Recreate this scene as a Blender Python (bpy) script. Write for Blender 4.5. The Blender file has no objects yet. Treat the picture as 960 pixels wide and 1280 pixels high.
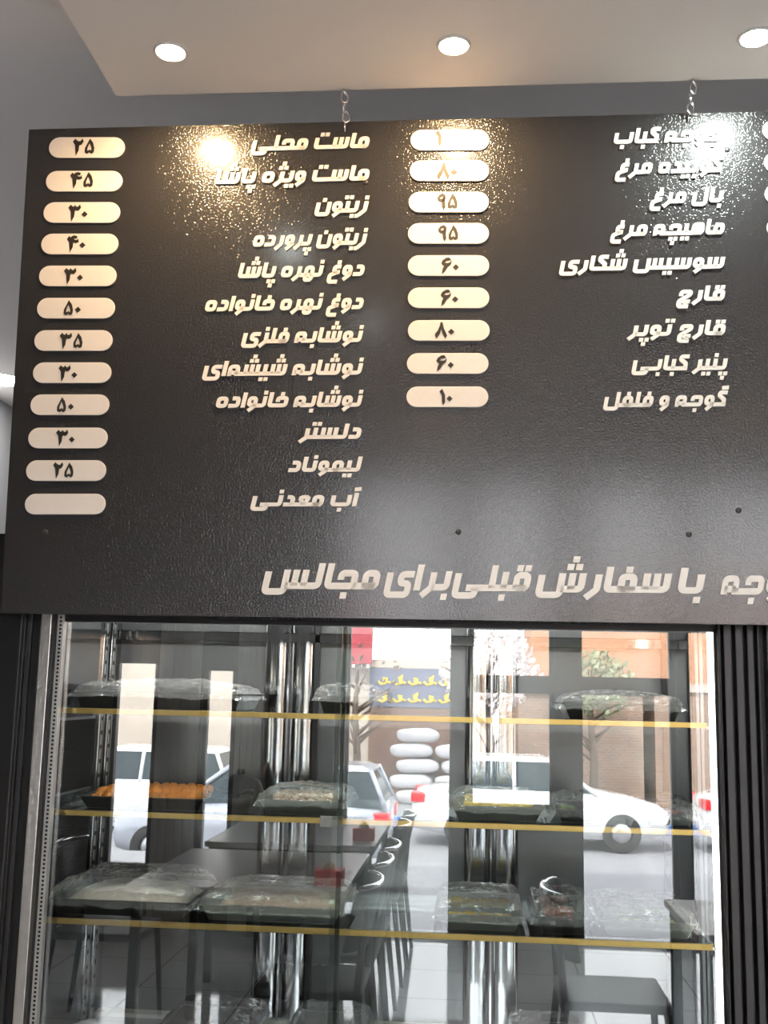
import bpy, math, random
from mathutils import Vector, Matrix, noise
random.seed(7)
S = bpy.context.scene
COL = S.collection
PI = math.pi

# ------------------------------------------------------------------ camera
F = 1350.0
CAM = Vector((0, 0, 1.6))
PITCH, YAW, ROLL = 0.16375, 0.08797, -0.02148
Rm = (Matrix.Rotation(YAW, 3, 'Z') @ Matrix.Rotation(PITCH, 3, 'X') @ Matrix.Rotation(ROLL, 3, 'Y'))
cam_d = bpy.data.cameras.new('camera')
cam = bpy.data.objects.new('camera', cam_d); COL.objects.link(cam)
cam_d.sensor_fit = 'VERTICAL'; cam_d.sensor_height = 36.0; cam_d.lens = F / 1280.0 * 36.0
cam_d.clip_start = 0.02; cam_d.clip_end = 200
cam.matrix_world = Matrix.Translation(CAM) @ (Rm @ Matrix.Rotation(PI / 2, 3, 'X')).to_4x4()
S.camera = cam
def ray(x, y): return Rm @ Vector(((x - 480) / F, 1, -(y - 640) / F))
def at(x, y, Y):                       # the point seen at a pixel, at depth Y
    d = ray(x, y); return CAM + d * (Y / d.y)

# ------------------------------------------------------------------ world, sun, exposure
W = bpy.data.worlds.new('sky'); S.world = W; W.use_nodes = True
bg = W.node_tree.nodes['Background']; bg.inputs[0].default_value = (0.97, 0.975, 1.0, 1); bg.inputs[1].default_value = 10.5
sun_d = bpy.data.lights.new('sun', 'SUN'); sun_d.energy = 11.0; sun_d.angle = 0.05; sun_d.color = (1, .95, .88)
sun = bpy.data.objects.new('sun', sun_d); COL.objects.link(sun)
sun.rotation_euler = Vector((0.25, -1.0, -1.25)).to_track_quat('-Z', 'Y').to_euler()
V = S.view_settings; V.view_transform = 'Standard'; V.look = 'None'; V.gamma = 1; V.use_curve_mapping = False; V.exposure = -0.12
S.cycles.max_bounces = 10; S.cycles.transparent_max_bounces = 24; S.cycles.glossy_bounces = 6; S.cycles.transmission_bounces = 8
S.cycles.sample_clamp_indirect = 12
S.cycles.caustics_reflective = False; S.cycles.caustics_refractive = False

# ------------------------------------------------------------------ materials
def srgb(r, g, b):
    f = lambda c: (c / 255 / 12.92) if c / 255 <= .04045 else ((c / 255 + .055) / 1.055) ** 2.4
    return (f(r), f(g), f(b), 1)
def mat(name, col, rough=.5, metal=0., var=.06, scale=30., bump=0., bscale=None, spec=.5, emit=None, estr=0., coat=0., stretch=None):
    m = bpy.data.materials.new(name); m.use_nodes = True
    nt = m.node_tree; N = nt.nodes; L = nt.links; p = N['Principled BSDF']
    p.inputs['Roughness'].default_value = rough; p.inputs['Metallic'].default_value = metal
    p.inputs['Specular IOR Level'].default_value = spec; p.inputs['Coat Weight'].default_value = coat
    tc = N.new('ShaderNodeTexCoord'); src = tc.outputs['Object']
    if stretch:
        mp = N.new('ShaderNodeMapping'); mp.inputs['Scale'].default_value = stretch; L.new(src, mp.inputs[0]); src = mp.outputs[0]
    nz = N.new('ShaderNodeTexNoise'); nz.inputs['Scale'].default_value = scale; nz.inputs['Detail'].default_value = 3; L.new(src, nz.inputs['Vector'])
    mx = N.new('ShaderNodeMix'); mx.data_type = 'RGBA'
    mx.inputs[6].default_value = tuple(max(0, c * (1 - var)) for c in col[:3]) + (1,)
    mx.inputs[7].default_value = tuple(min(1, c * (1 + var)) for c in col[:3]) + (1,)
    L.new(nz.outputs[0], mx.inputs[0]); L.new(mx.outputs[2], p.inputs['Base Color'])
    if bump:
        n2 = nz
        if bscale:
            n2 = N.new('ShaderNodeTexNoise'); n2.inputs['Scale'].default_value = bscale; n2.inputs['Detail'].default_value = 2; L.new(src, n2.inputs['Vector'])
        b = N.new('ShaderNodeBump'); b.inputs['Strength'].default_value = bump; b.inputs['Distance'].default_value = .01
        L.new(n2.outputs[0], b.inputs['Height']); L.new(b.outputs[0], p.inputs['Normal'])
    if emit:
        p.inputs['Emission Color'].default_value = emit; p.inputs['Emission Strength'].default_value = estr
    return m
def thin_glass(name, tint, ior, rough=0.0, bump=0., bscale=8., haze=0., hazecol=(.8, .8, .8, 1)):
    m = bpy.data.materials.new(name); m.use_nodes = True; nt = m.node_tree; N = nt.nodes; L = nt.links
    N.remove(N['Principled BSDF']); out = N['Material Output']
    tr = N.new('ShaderNodeBsdfTransparent'); tr.inputs[0].default_value = tint
    gl = N.new('ShaderNodeBsdfGlossy'); gl.inputs['Roughness'].default_value = rough; gl.inputs[0].default_value = (1, 1, 1, 1)
    fr = N.new('ShaderNodeFresnel'); fr.inputs[0].default_value = ior
    mx = N.new('ShaderNodeMixShader'); L.new(fr.outputs[0], mx.inputs[0]); L.new(tr.outputs[0], mx.inputs[1]); L.new(gl.outputs[0], mx.inputs[2])
    last = mx
    if bump:
        tc = N.new('ShaderNodeTexCoord'); nz = N.new('ShaderNodeTexNoise'); nz.inputs['Scale'].default_value = bscale; nz.inputs['Detail'].default_value = 3
        L.new(tc.outputs['Object'], nz.inputs['Vector']); b = N.new('ShaderNodeBump'); b.inputs['Strength'].default_value = bump; b.inputs['Distance'].default_value = .01
        L.new(nz.outputs[0], b.inputs['Height']); L.new(b.outputs[0], gl.inputs['Normal']); L.new(b.outputs[0], fr.inputs['Normal'])
    if haze:
        df = N.new('ShaderNodeBsdfDiffuse'); df.inputs[0].default_value = hazecol
        m2 = N.new('ShaderNodeMixShader'); m2.inputs[0].default_value = haze; L.new(mx.outputs[0], m2.inputs[1]); L.new(df.outputs[0], m2.inputs[2]); last = m2
    L.new(last.outputs[0], out.inputs[0]); return m
def board_mat():
    # dark coated panel: a smooth lacquer that mirrors the lamps plus a coarse grain that sparkles round them
    m = bpy.data.materials.new('board_coating'); m.use_nodes = True; nt = m.node_tree; N = nt.nodes; L = nt.links
    p = N['Principled BSDF']; out = N['Material Output']
    tc = N.new('ShaderNodeTexCoord'); nz = N.new('ShaderNodeTexNoise'); nz.inputs['Scale'].default_value = 180; nz.inputs['Detail'].default_value = 1
    L.new(tc.outputs['Object'], nz.inputs['Vector'])
    b = N.new('ShaderNodeBump'); b.inputs['Strength'].default_value = .14; b.inputs['Distance'].default_value = .002; L.new(nz.outputs[0], b.inputs['Height'])
    p.inputs['Base Color'].default_value = (.021, .0205, .021, 1); p.inputs['Roughness'].default_value = .52; p.inputs['Specular IOR Level'].default_value = .10
    L.new(b.outputs[0], p.inputs['Normal'])
    g = N.new('ShaderNodeBsdfGlossy'); g.inputs['Roughness'].default_value = .17; g.inputs[0].default_value = (1, 1, 1, 1)
    b2 = N.new('ShaderNodeBump'); b2.inputs['Strength'].default_value = 1.0; b2.inputs['Distance'].default_value = .0020; L.new(nz.outputs[0], b2.inputs['Height'])
    g2 = N.new('ShaderNodeBsdfGlossy'); g2.inputs['Roughness'].default_value = .10; g2.inputs[0].default_value = (1, 1, 1, 1); L.new(b2.outputs[0], g2.inputs['Normal'])
    mg = N.new('ShaderNodeMixShader'); mg.inputs[0].default_value = .52; L.new(g.outputs[0], mg.inputs[1]); L.new(g2.outputs[0], mg.inputs[2])
    mx = N.new('ShaderNodeMixShader'); mx.inputs[0].default_value = .065; L.new(p.outputs[0], mx.inputs[1]); L.new(mg.outputs[0], mx.inputs[2]); L.new(mx.outputs[0], out.inputs[0])
    return m
M = dict(
    board=board_mat(),
    board_edge=mat('board_edge', (.35, .35, .36, 1), .4, .6),
    letter=mat('white_acrylic', (.78, .75, .69, 1), .35, 0, .03, 60),
    plate=mat('white_plate', (.73, .68, .62, 1), .4, 0, .02, 40),
    digit=mat('black_vinyl', (.022, .018, .014, 1), .5, 0, .1, 60),
    stud=mat('dark_stud', (.045, .043, .043, 1), .5, .4),
    chrome=mat('chrome', (.75, .75, .77, 1), .12, 1, .05, 40),
    steel=mat('mirror_steel', (.62, .63, .65, 1), .10, 1, .05, 6, .35, 5, stretch=(1, 1, .25)),
    steel_flat=mat('brushed_steel', (.50, .51, .53, 1), .28, 1, .08, 60, .05, 120, stretch=(1, 1, .05)),
    steel_dark=mat('dark_steel', (.10, .105, .11, 1), .22, 1, .15, 8, .15, 4),
    back=mat('dark_back_panel', (.18, .185, .19, 1), .22, .6, .1, 5, .04, 3),
    mesh=mat('black_mesh', (.05, .05, .052, 1), .55, .3, .2, 200),
    gold=mat('gold_anodised_trim', (.72, .50, .16, 1), .28, .75, .1, 50),
    black=mat('black_aluminium', (.012, .012, .013, 1), .38, .3, .1, 30),
    blackrib=mat('dark_grey_aluminium', (.036, .036, .038, 1), .40, .4, .1, 30),
    silver=mat('raw_aluminium', (.55, .54, .52, 1), .32, .9, .12, 40, .15, 60),
    rubber=mat('black_rubber', (.012, .012, .012, 1), .5, 0, .1, 50),
    glass=thin_glass('door_glass', (.95, .97, .96, 1), 2.02),
    shelfglass=thin_glass('shelf_glass', (.84, .90, .87, 1), 1.45),
    winglass=thin_glass('window_glass', (.97, .98, .98, 1), 1.3),
    film=thin_glass('cling_film', (.93, .93, .93, 1), 1.6, .08, 1.0, 30, .11),
    white=mat('white_paint', (.74, .71, .68, 1), .7, 0, .02, 4),
    soffit=mat('soffit_paint', (.80, .75, .70, 1), .65, 0, .02, 4),
    ceil=mat('grey_paint', (.74, .71, .69, 1), .55, 0, .03, 3),
    darkwall=mat('dark_blue_grey_paint', (.035, .04, .05, 1), .5, 0, .06, 3),
    wall=mat('grey_wall_paint', (.40, .40, .41, 1), .6, 0, .04, 3),
    frame=mat('graphite_frame', (.095, .10, .11, 1), .4, .2, .06, 20),
    pan=mat('dark_baking_tray', (.055, .056, .055, 1), .3, .8, .15, 20),
    pan_steel=mat('steel_tray', (.36, .36, .34, 1), .28, .9, .1, 20),
    meat_orange=mat('marinated_chicken', (.72, .25, .03, 1), .35, 0, .45, 45, .4, 60),
    meat_red=mat('red_meat', (.42, .07, .03, 1), .4, 0, .3, 40, .4, 60),
    mince=mat('minced_kebab_meat', (.64, .45, .33, 1), .45, 0, .35, 90, .8, 110),
    pale=mat('pale_chicken', (.76, .66, .54, 1), .4, 0, .2, 40, .5, 60),
    yellow=mat('saffron_chicken', (.62, .42, .03, 1), .35, 0, .35, 40, .5, 60),
    green=mat('green_pepper', (.12, .20, .02, 1), .25, 0, .3, 20),
    blackp=mat('black_plastic', (.012, .012, .013, 1), .5, 0, .1, 30, spec=.25),
    table=mat('grey_table_laminate', (.30, .30, .315, 1), .34, 0, .05, 10),
    napkin=mat('pink_box', (.80, .12, .14, 1), .5, 0, .05, 10),
    carwhite=mat('white_car_paint', (.80, .81, .82, 1), .2, 0, .02, 3, coat=.6),
    carsilver=mat('silver_car_paint', (.45, .48, .55, 1), .25, .4, .03, 3, coat=.6),
    carglass=mat('dark_car_window', (.04, .06, .07, 1), .06, 0, .1, 3),
    tyre=mat('tyre_rubber', (.03, .03, .03, 1), .7, 0, .2, 40),
    tail=mat('red_tail_lamp', (.75, .02, .03, 1), .2, 0, .1, 20),
    asphalt=mat('asphalt', (.30, .30, .32, 1), .8, 0, .15, 6),
    blue=mat('blue_kerb_paint', (.05, .20, .62, 1), .6, 0, .1, 8),
    bark=mat('bark', (.16, .12, .09, 1), .8, 0, .3, 20),
    leaf=mat('pale_green_leaf', (.34, .36, .22, 1), .6, 0, .4, 15),
    blossom=mat('pale_blossom', (.80, .72, .70, 1), .6, 0, .15, 15),
    sack=mat('woven_white_sack', (.62, .62, .64, 1), .7, 0, .1, 20, .3, 60),
    maroon=mat('maroon_metal', (.50, .06, .08, 1), .5, 0, .1, 8),
    stone=mat('pale_stone_facade', (.60, .52, .44, 1), .7, 0, .1, 3),
    yellowsign=mat('yellow_sign_paint', (.85, .62, .04, 1), .5, 0, .1, 10),
    signblue=mat('sign_panel', (.14, .16, .26, 1), .4, 0, .3, 4),
    brown=mat('brown_shutter', (.24, .14, .10, 1), .5, 0, .2, 6, stretch=(1, 1, 12)),
)
def brick_mat(name, c1, c2, mortar, sx=4.0):
    m = bpy.data.materials.new(name); m.use_nodes = True; nt = m.node_tree; N = nt.nodes; L = nt.links; p = N['Principled BSDF']
    tc = N.new('ShaderNodeTexCoord'); mp = N.new('ShaderNodeMapping'); mp.inputs['Rotation'].default_value = (PI / 2, 0, 0); L.new(tc.outputs['Object'], mp.inputs[0])
    b = N.new('ShaderNodeTexBrick'); b.inputs['Scale'].default_value = sx; b.inputs['Color1'].default_value = c1; b.inputs['Color2'].default_value = c2; b.inputs['Mortar'].default_value = mortar
    b.inputs['Mortar Size'].default_value = .02; L.new(mp.outputs[0], b.inputs['Vector']); L.new(b.outputs[0], p.inputs['Base Color']); p.inputs['Roughness'].default_value = .8
    return m
M['brick'] = brick_mat('tan_brick', (.42, .27, .19, 1), (.34, .23, .17, 1), (.45, .38, .33, 1))
M['brick_orange'] = brick_mat('orange_brick', (.62, .30, .16, 1), (.55, .27, .15, 1), (.55, .40, .30, 1))
def tile_mat():
    m = bpy.data.materials.new('pale_floor_tiles'); m.use_nodes = True; nt = m.node_tree; N = nt.nodes; L = nt.links; p = N['Principled BSDF']
    tc = N.new('ShaderNodeTexCoord'); b = N.new('ShaderNodeTexBrick'); b.offset = 0
    b.inputs['Scale'].default_value = 1.0; b.inputs['Brick Width'].default_value = .6; b.inputs['Row Height'].default_value = .6; b.inputs['Mortar Size'].default_value = .005
    b.inputs['Color1'].default_value = (.78, .79, .83, 1); b.inputs['Color2'].default_value = (.75, .76, .80, 1); b.inputs['Mortar'].default_value = (.30, .30, .33, 1)
    L.new(tc.outputs['Object'], b.inputs['Vector']); L.new(b.outputs[0], p.inputs['Base Color']); p.inputs['Roughness'].default_value = .07; p.inputs['Specular IOR Level'].default_value = .8
    return m
M['tile'] = tile_mat()
def slotted(name, col, pitch, duty):      # a metal strip pierced by a row of dark slots
    m = mat(name, col, .3, .9); nt = m.node_tree; N = nt.nodes; L = nt.links; p = N['Principled BSDF']
    sp = N.new('ShaderNodeSeparateXYZ'); L.new(N['Texture Coordinate'].outputs['Object'], sp.inputs[0])
    a = N.new('ShaderNodeMath'); a.operation = 'DIVIDE'; a.inputs[1].default_value = pitch; L.new(sp.outputs[2], a.inputs[0])
    b = N.new('ShaderNodeMath'); b.operation = 'FRACT'; L.new(a.outputs[0], b.inputs[0])
    c = N.new('ShaderNodeMath'); c.operation = 'LESS_THAN'; c.inputs[1].default_value = duty; L.new(b.outputs[0], c.inputs[0])
    mx = N.new('ShaderNodeMix'); mx.data_type = 'RGBA'; mx.inputs[6].default_value = col; mx.inputs[7].default_value = (.015, .015, .015, 1)
    L.new(c.outputs[0], mx.inputs[0]); L.new(mx.outputs[2], p.inputs['Base Color']); return m
M['slots_fine'] = slotted('fine_slots', (.5, .5, .49, 1), .011, .5)
M['slots_wide'] = slotted('wide_slots', (.62, .62, .63, 1), .045, .28)

# ------------------------------------------------------------------ mesh helpers
class MB:
    def __init__(s): s.v = []; s.f = []; s.smooth = []
    def add(s, vs, fs, sm=False):
        o = len(s.v); s.v += [tuple(v) for v in vs]; s.f += [tuple(i + o for i in f) for f in fs]; s.smooth += [sm] * len(fs); return s
    def box(s, x0, y0, z0, x1, y1, z1):
        x0, x1 = min(x0, x1), max(x0, x1); y0, y1 = min(y0, y1), max(y0, y1); z0, z1 = min(z0, z1), max(z0, z1)
        vs = [(x, y, z) for x in (x0, x1) for y in (y0, y1) for z in (z0, z1)]
        return s.add(vs, [(0, 1, 3, 2), (4, 6, 7, 5), (0, 4, 5, 1), (2, 3, 7, 6), (0, 2, 6, 4), (1, 5, 7, 3)])
    def hexa(s, bottom, top):           # two 4-point loops
        return s.add(list(bottom) + list(top), [(3, 2, 1, 0), (4, 5, 6, 7), (0, 1, 5, 4), (1, 2, 6, 5), (2, 3, 7, 6), (3, 0, 4, 7)])
    def tube(s, pts, r, n=8, closed=False, caps=True):
        pts = [Vector(p) for p in pts]; k = len(pts); rings = []
        rr = r if isinstance(r, (list, tuple)) else [r] * k
        up = None
        for i in range(k):
            a = pts[(i - 1) % k] if (closed or i > 0) else pts[i]; b = pts[(i + 1) % k] if (closed or i < k - 1) else pts[i]
            t = (b - a).normalized()
            if up is None:
                up = t.orthogonal().normalized()
            up = (up - t * up.dot(t)); up = up.normalized() if up.length > 1e-6 else t.orthogonal().normalized()
            w = t.cross(up)
            rings.append([pts[i] + (up * math.cos(2 * PI * j / n) + w * math.sin(2 * PI * j / n)) * rr[i] for j in range(n)])
        vs = [v for q in rings for v in q]; fs = []
        for i in range(k if closed else k - 1):
            for j in range(n):
                a = i * n + j; b = i * n + (j + 1) % n; c = ((i + 1) % k) * n + (j + 1) % n; d = ((i + 1) % k) * n + j; fs.append((a, b, c, d))
        if caps and not closed: fs += [tuple(reversed(range(n))), tuple((k - 1) * n + j for j in range(n))]
        return s.add(vs, fs, True)
    def lathe(s, prof, c, n=24, axis='z'):
        vs = []; fs = []; k = len(prof)
        for i in range(n):
            a = 2 * PI * i / n
            for r, z in prof:
                p = (r * math.cos(a), r * math.sin(a), z)
                if axis == 'y': p = (p[0], p[2], p[1])
                if axis == 'x': p = (p[2], p[0], p[1])
                vs.append((p[0] + c[0], p[1] + c[1], p[2] + c[2]))
        for i in range(n):
            for j in range(k - 1):
                fs.append((i * k + j, ((i + 1) % n) * k + j, ((i + 1) % n) * k + j + 1, i * k + j + 1))
        return s.add(vs, fs, True)
    def sphere(s, c, r, n=12, sz=(1, 1, 1), wob=0, seed=0):
        vs = []; fs = []
        m = n // 2 + 1
        for i in range(m + 1):
            th = PI * i / m
            for j in range(n):
                ph = 2 * PI * j / n
                d = Vector((math.sin(th) * math.cos(ph), math.sin(th) * math.sin(ph), math.cos(th)))
                q = r * (1 + wob * noise.noise(d * 1.7 + Vector((seed * 3.1, seed, 0))))
                vs.append((c[0] + d.x * q * sz[0], c[1] + d.y * q * sz[1], c[2] + d.z * q * sz[2]))
        for i in range(m):
            for j in range(n):
                fs.append((i * n + j, (i + 1) * n + j, (i + 1) * n + (j + 1) % n, i * n + (j + 1) % n))
        return s.add(vs, fs, True)
    def grid(s, fn, nu, nv, sm=True):
        vs = [fn(i / nu, j / nv) for i in range(nu + 1) for j in range(nv + 1)]
        fs = [(i * (nv + 1) + j, (i + 1) * (nv + 1) + j, (i + 1) * (nv + 1) + j + 1, i * (nv + 1) + j + 1) for i in range(nu) for j in range(nv)]
        return s.add(vs, fs, sm)
    def prism(s, pts, fn, t0, t1):      # 2D outline -> fn(a, b, t) at two depths
        n = len(pts); vs = [fn(a, b, t0) for a, b in pts] + [fn(a, b, t1) for a, b in pts]
        return s.add(vs, [tuple(range(n)), tuple(reversed(range(n, 2 * n)))] + [(i, i + n, (i + 1) % n + n, (i + 1) % n) for i in range(n)])
    def build(s, name, m, parent=None, loc=None, bev=0, kind=None):
        me = bpy.data.meshes.new(name); me.from_pydata(s.v, [], s.f); me.update()
        me.polygons.foreach_set('use_smooth', s.smooth)
        me.materials.append(m); o = bpy.data.objects.new(name, me); COL.objects.link(o)
        if parent is not None: o.parent = parent
        if loc is not None: o.location = loc
        if bev:
            b = o.modifiers.new('bevel', 'BEVEL'); b.width = bev; b.segments = 2; b.limit_method = 'ANGLE'
        if kind: o['kind'] = kind
        return o
def tag(o, label, cat, group=None):
    o['label'] = label; o['category'] = cat
    if group: o['group'] = group
    return o
def thing(name, label, cat, loc=(0, 0, 0), rz=0, group=None):
    o = bpy.data.objects.new(name, None); COL.objects.link(o); o.location = loc; o.rotation_euler = (0, 0, rz); o.empty_display_size = .05
    return tag(o, label, cat, group)
def dup(root, loc, rz=None, label=None, rot=None):
    kids = [c for c in bpy.data.objects if c.parent == root]
    r = root.copy(); COL.objects.link(r); r.location = loc
    if rz is not None: r.rotation_euler = (0, 0, rz)
    if rot is not None: r.rotation_euler = rot
    if label: r['label'] = label
    for c in kids:
        q = c.copy(); COL.objects.link(q); q.parent = r
        for g in [g for g in bpy.data.objects if g.parent == c]:
            h = g.copy(); COL.objects.link(h); h.parent = q
    return r
def struct(name, mb, m, bev=0):
    return mb.build(name, m, bev=bev, kind='structure')

# ------------------------------------------------------------------ the room
D = 3.0                     # plane of the fridge's glass
SOF = 3.275                 # underside of the lowered ceiling
CE = 3.47                   # higher ceiling behind it
YW = -1.40                  # storefront
YB = 7.45                   # wall at the back of the kitchen
XL, XR = -3.2, 2.7
struct('floor', MB().box(XL - .15, YW - .25, -.12, XR + .15, YB + .2, 0), M['tile'])
struct('ceiling', MB().box(XL - .15, YW - .25, CE, XR + .15, YB + .2, CE + .2), M['ceil'])
struct('ceiling_soffit', MB().box(-1.047, YW + .1, SOF, XR, 2.80, CE - .002), M['soffit'])
struct('wall_left', MB().box(XL - .15, YW - .25, 0, XL, YB + .2, CE), M['wall'])
struct('wall_right', MB().box(XR, YW - .25, 0, XR + .15, YB + .2, CE), M['wall'])
struct('wall_back', MB().box(XL, YB, 0, XR, YB + .2, CE), M['darkwall'])
# partition that the fridge is set into (right of it)
# storefront wall with its openings
OPEN = [(-2.52, -2.20, .38, 1.78), (-1.88, -1.65, .38, 1.74), (-.90, -.15, 0.0, 2.95), (-.05, .52, .84, 2.95), (.68, 1.32, 0.0, 2.95), (1.39, 2.5, 0.0, 2.95)]
fw = MB()
xs = [XL] + [v for o in OPEN for v in o[:2]] + [XR]
for i in range(0, len(xs), 2): fw.box(xs[i], YW - .12, 0, xs[i + 1], YW, CE)
for a, b, z, TOP in OPEN:
    fw.box(a, YW - .12, TOP, b, YW, CE)
    if z: fw.box(a, YW - .12, 0, b, YW, z)
struct('wall_front', fw, M['frame'])
for i, (a, b, z, TOP) in enumerate(OPEN):
    f = MB(); t = .03
    f.box(a, YW - .09, z, a + t, YW - .03, TOP); f.box(b - t, YW - .09, z, b, YW - .03, TOP)
    f.box(a + t, YW - .09, TOP - t, b - t, YW - .03, TOP); f.box(a + t, YW - .09, z, b - t, YW - .03, z + t)
    if i in (3, 4): f.box(a + t, YW - .09, 1.60, b - t, YW - .03, 1.72)
    o = struct('window_%d' % (i + 1), f, M['frame'])
    MB().box(a + t, YW - .063, z + t, b - t, YW - .057, TOP - t).build('pane', M['winglass'], o)

M['clad'] = mat('grey_aluminium_cladding', (.55, .56, .58, 1), .35, .2, .05, 10)
for k, (a, b) in enumerate(((-2.185, -1.895), (-1.635, -1.42))):
    c = MB(); c.box(a, YW, 0, b, YW + .03, 2.6); n = 5
    for q in range(n):
        x = a + (b - a) * (q + .5) / n; c.box(x - .016, YW + .03, 0, x + .016, YW + .05, 2.6)
    struct('trim_%d' % (k + 1), c, M['clad'])
# ------------------------------------------------------------------ recessed downlights
def downlight(x, y, z, label, col, e, r=.036, group=None):
    t = thing('recessed_downlight', label, 'ceiling light', (x, y, z), 0, group)
    MB().lathe([(r, -.002), (r + .002, -.005), (r + .009, -.004), (r + .010, 0), (r, 0.0)], (0, 0, 0), 32).build('trim_ring', M['white'], t)
    mn = 'lamp_%s_%d' % (str(col), e); m = bpy.data.materials.get(mn) or mat(mn, (1, 1, 1, 1), .5, emit=tuple(col) + (1,), estr=e)
    MB().lathe([(0, -.004), (r * .6, -.0045), (r, -.002)], (0, 0, 0), 32).build('lens', m, t)
    return t
WARM = (1.0, .66, .34); COLD = (.92, 1.0, .96)
LS = 1.0
downlight(-.828, 2.59, SOF, 'leftmost lit warm round downlight in the lowered ceiling, above the menu board', WARM, 1150)
downlight(-.072, 2.60, SOF, 'lit warm round downlight in the lowered ceiling, above the middle price column', WARM, 1150)
downlight(.702, 2.605, SOF, 'lit cool white round downlight in the lowered ceiling at the right edge', COLD, 1150)
L4 = at(2, 451, 6.3); downlight(L4.x, 6.3, CE, 'lit round downlight in the far ceiling left of the menu board', (1.0, .98, .95), 150, .14)
for i, (x, y) in enumerate(((-.8, 4.6), (.8, 4.6), (-.8, 6.3), (.8, 6.3))):  # added lamps, out of view, that brighten the higher ceiling
    downlight(x, y, CE, 'added unseen downlight brightening the higher ceiling behind the fridge and the menu board', (1.0, .98, .95), 330, .07, 'added downlights behind the fridge')
for x, y, c, e in ((-.735, 1.80, COLD, 80), (-.51, .90, COLD, 45), (-.29, -1.0, WARM, 60), (1.60, -.9, WARM, 60)):
    downlight(x, y, SOF, 'lit round downlight overhead in the dining room, behind the front row', c, e, .047, 'downlights over the dining room')

# ------------------------------------------------------------------ the menu board
YBOT, YTOP = 2.868, 2.860
pb = at(480, 770.5, YBOT); pt = at(480, 148.5, YTOP)
ZB, ZT = at(0, 766.5, YBOT).z, at(36, 161.5, YTOP).z
BO = Vector((0, YBOT, ZB)); UP = Vector((0, YTOP - YBOT, ZT - ZB)); BH = UP.length; UP.normalize()
NRM = Vector((1, 0, 0)).cross(UP)          # towards the room
tilt = math.atan2(-(YTOP - YBOT), ZT - ZB)
def on_board(x, y):
    d = ray(x, y); k = (BO - CAM).dot(NRM) / d.dot(NRM); p = CAM + d * k - BO
    return p.x, p.dot(UP)
board = thing('menu_board', 'wide dark grey hanging menu board with white raised Persian lettering and price plates', 'menu board', BO)
board.rotation_euler = (tilt, 0, 0)
xl0 = on_board(0, 766.5)[0]; xl1 = on_board(36, 161.5)[0]; XRB = 1.75
h0 = on_board(0, 766.5)[1]; TH = .012
h_r = BH
p = MB().hexa([(xl0, 0, 0), (XRB, 0, 0), (XRB, TH, 0), (xl0, TH, 0)], [(xl1, 0, BH), (XRB, 0, h_r), (XRB, TH, h_r), (xl1, TH, BH)])
p.build('panel', M['board'], board, bev=.0015)
LT = .005                                   # thickness of the raised letters
def bl(u, v, t): return (u, -t, v)

def pill(px0, px1, cy, slope=-.018):
    cx = (px0 + px1) / 2
    u0, v0 = on_board(px0, cy - slope * (px0 - cx)); u1, v1 = on_board(px1, cy + slope * (px1 - cx))
    uc, vc = on_board(cx, cy); _, va = on_board(cx, cy - 12.9); _, vb_ = on_board(cx, cy + 12.9)
    h = (va - vb_) / 2; w = (u1 - u0) / 2; dv = (v1 - v0) / 2
    pts = []
    for k in range(13):
        a = -PI / 2 + PI * k / 12; pts.append((w - h + h * math.cos(a), h * math.sin(a)))
    for k in range(13):
        a = PI / 2 + PI * k / 12; pts.append((-w + h + h * math.cos(a), h * math.sin(a)))
    pts = [(uc + x, vc + y + dv * x / w) for x, y in pts]
    o = MB().prism(pts, bl, .0005, LT).build('price_plate', M['plate'], board, bev=.0012)
    return o
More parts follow.
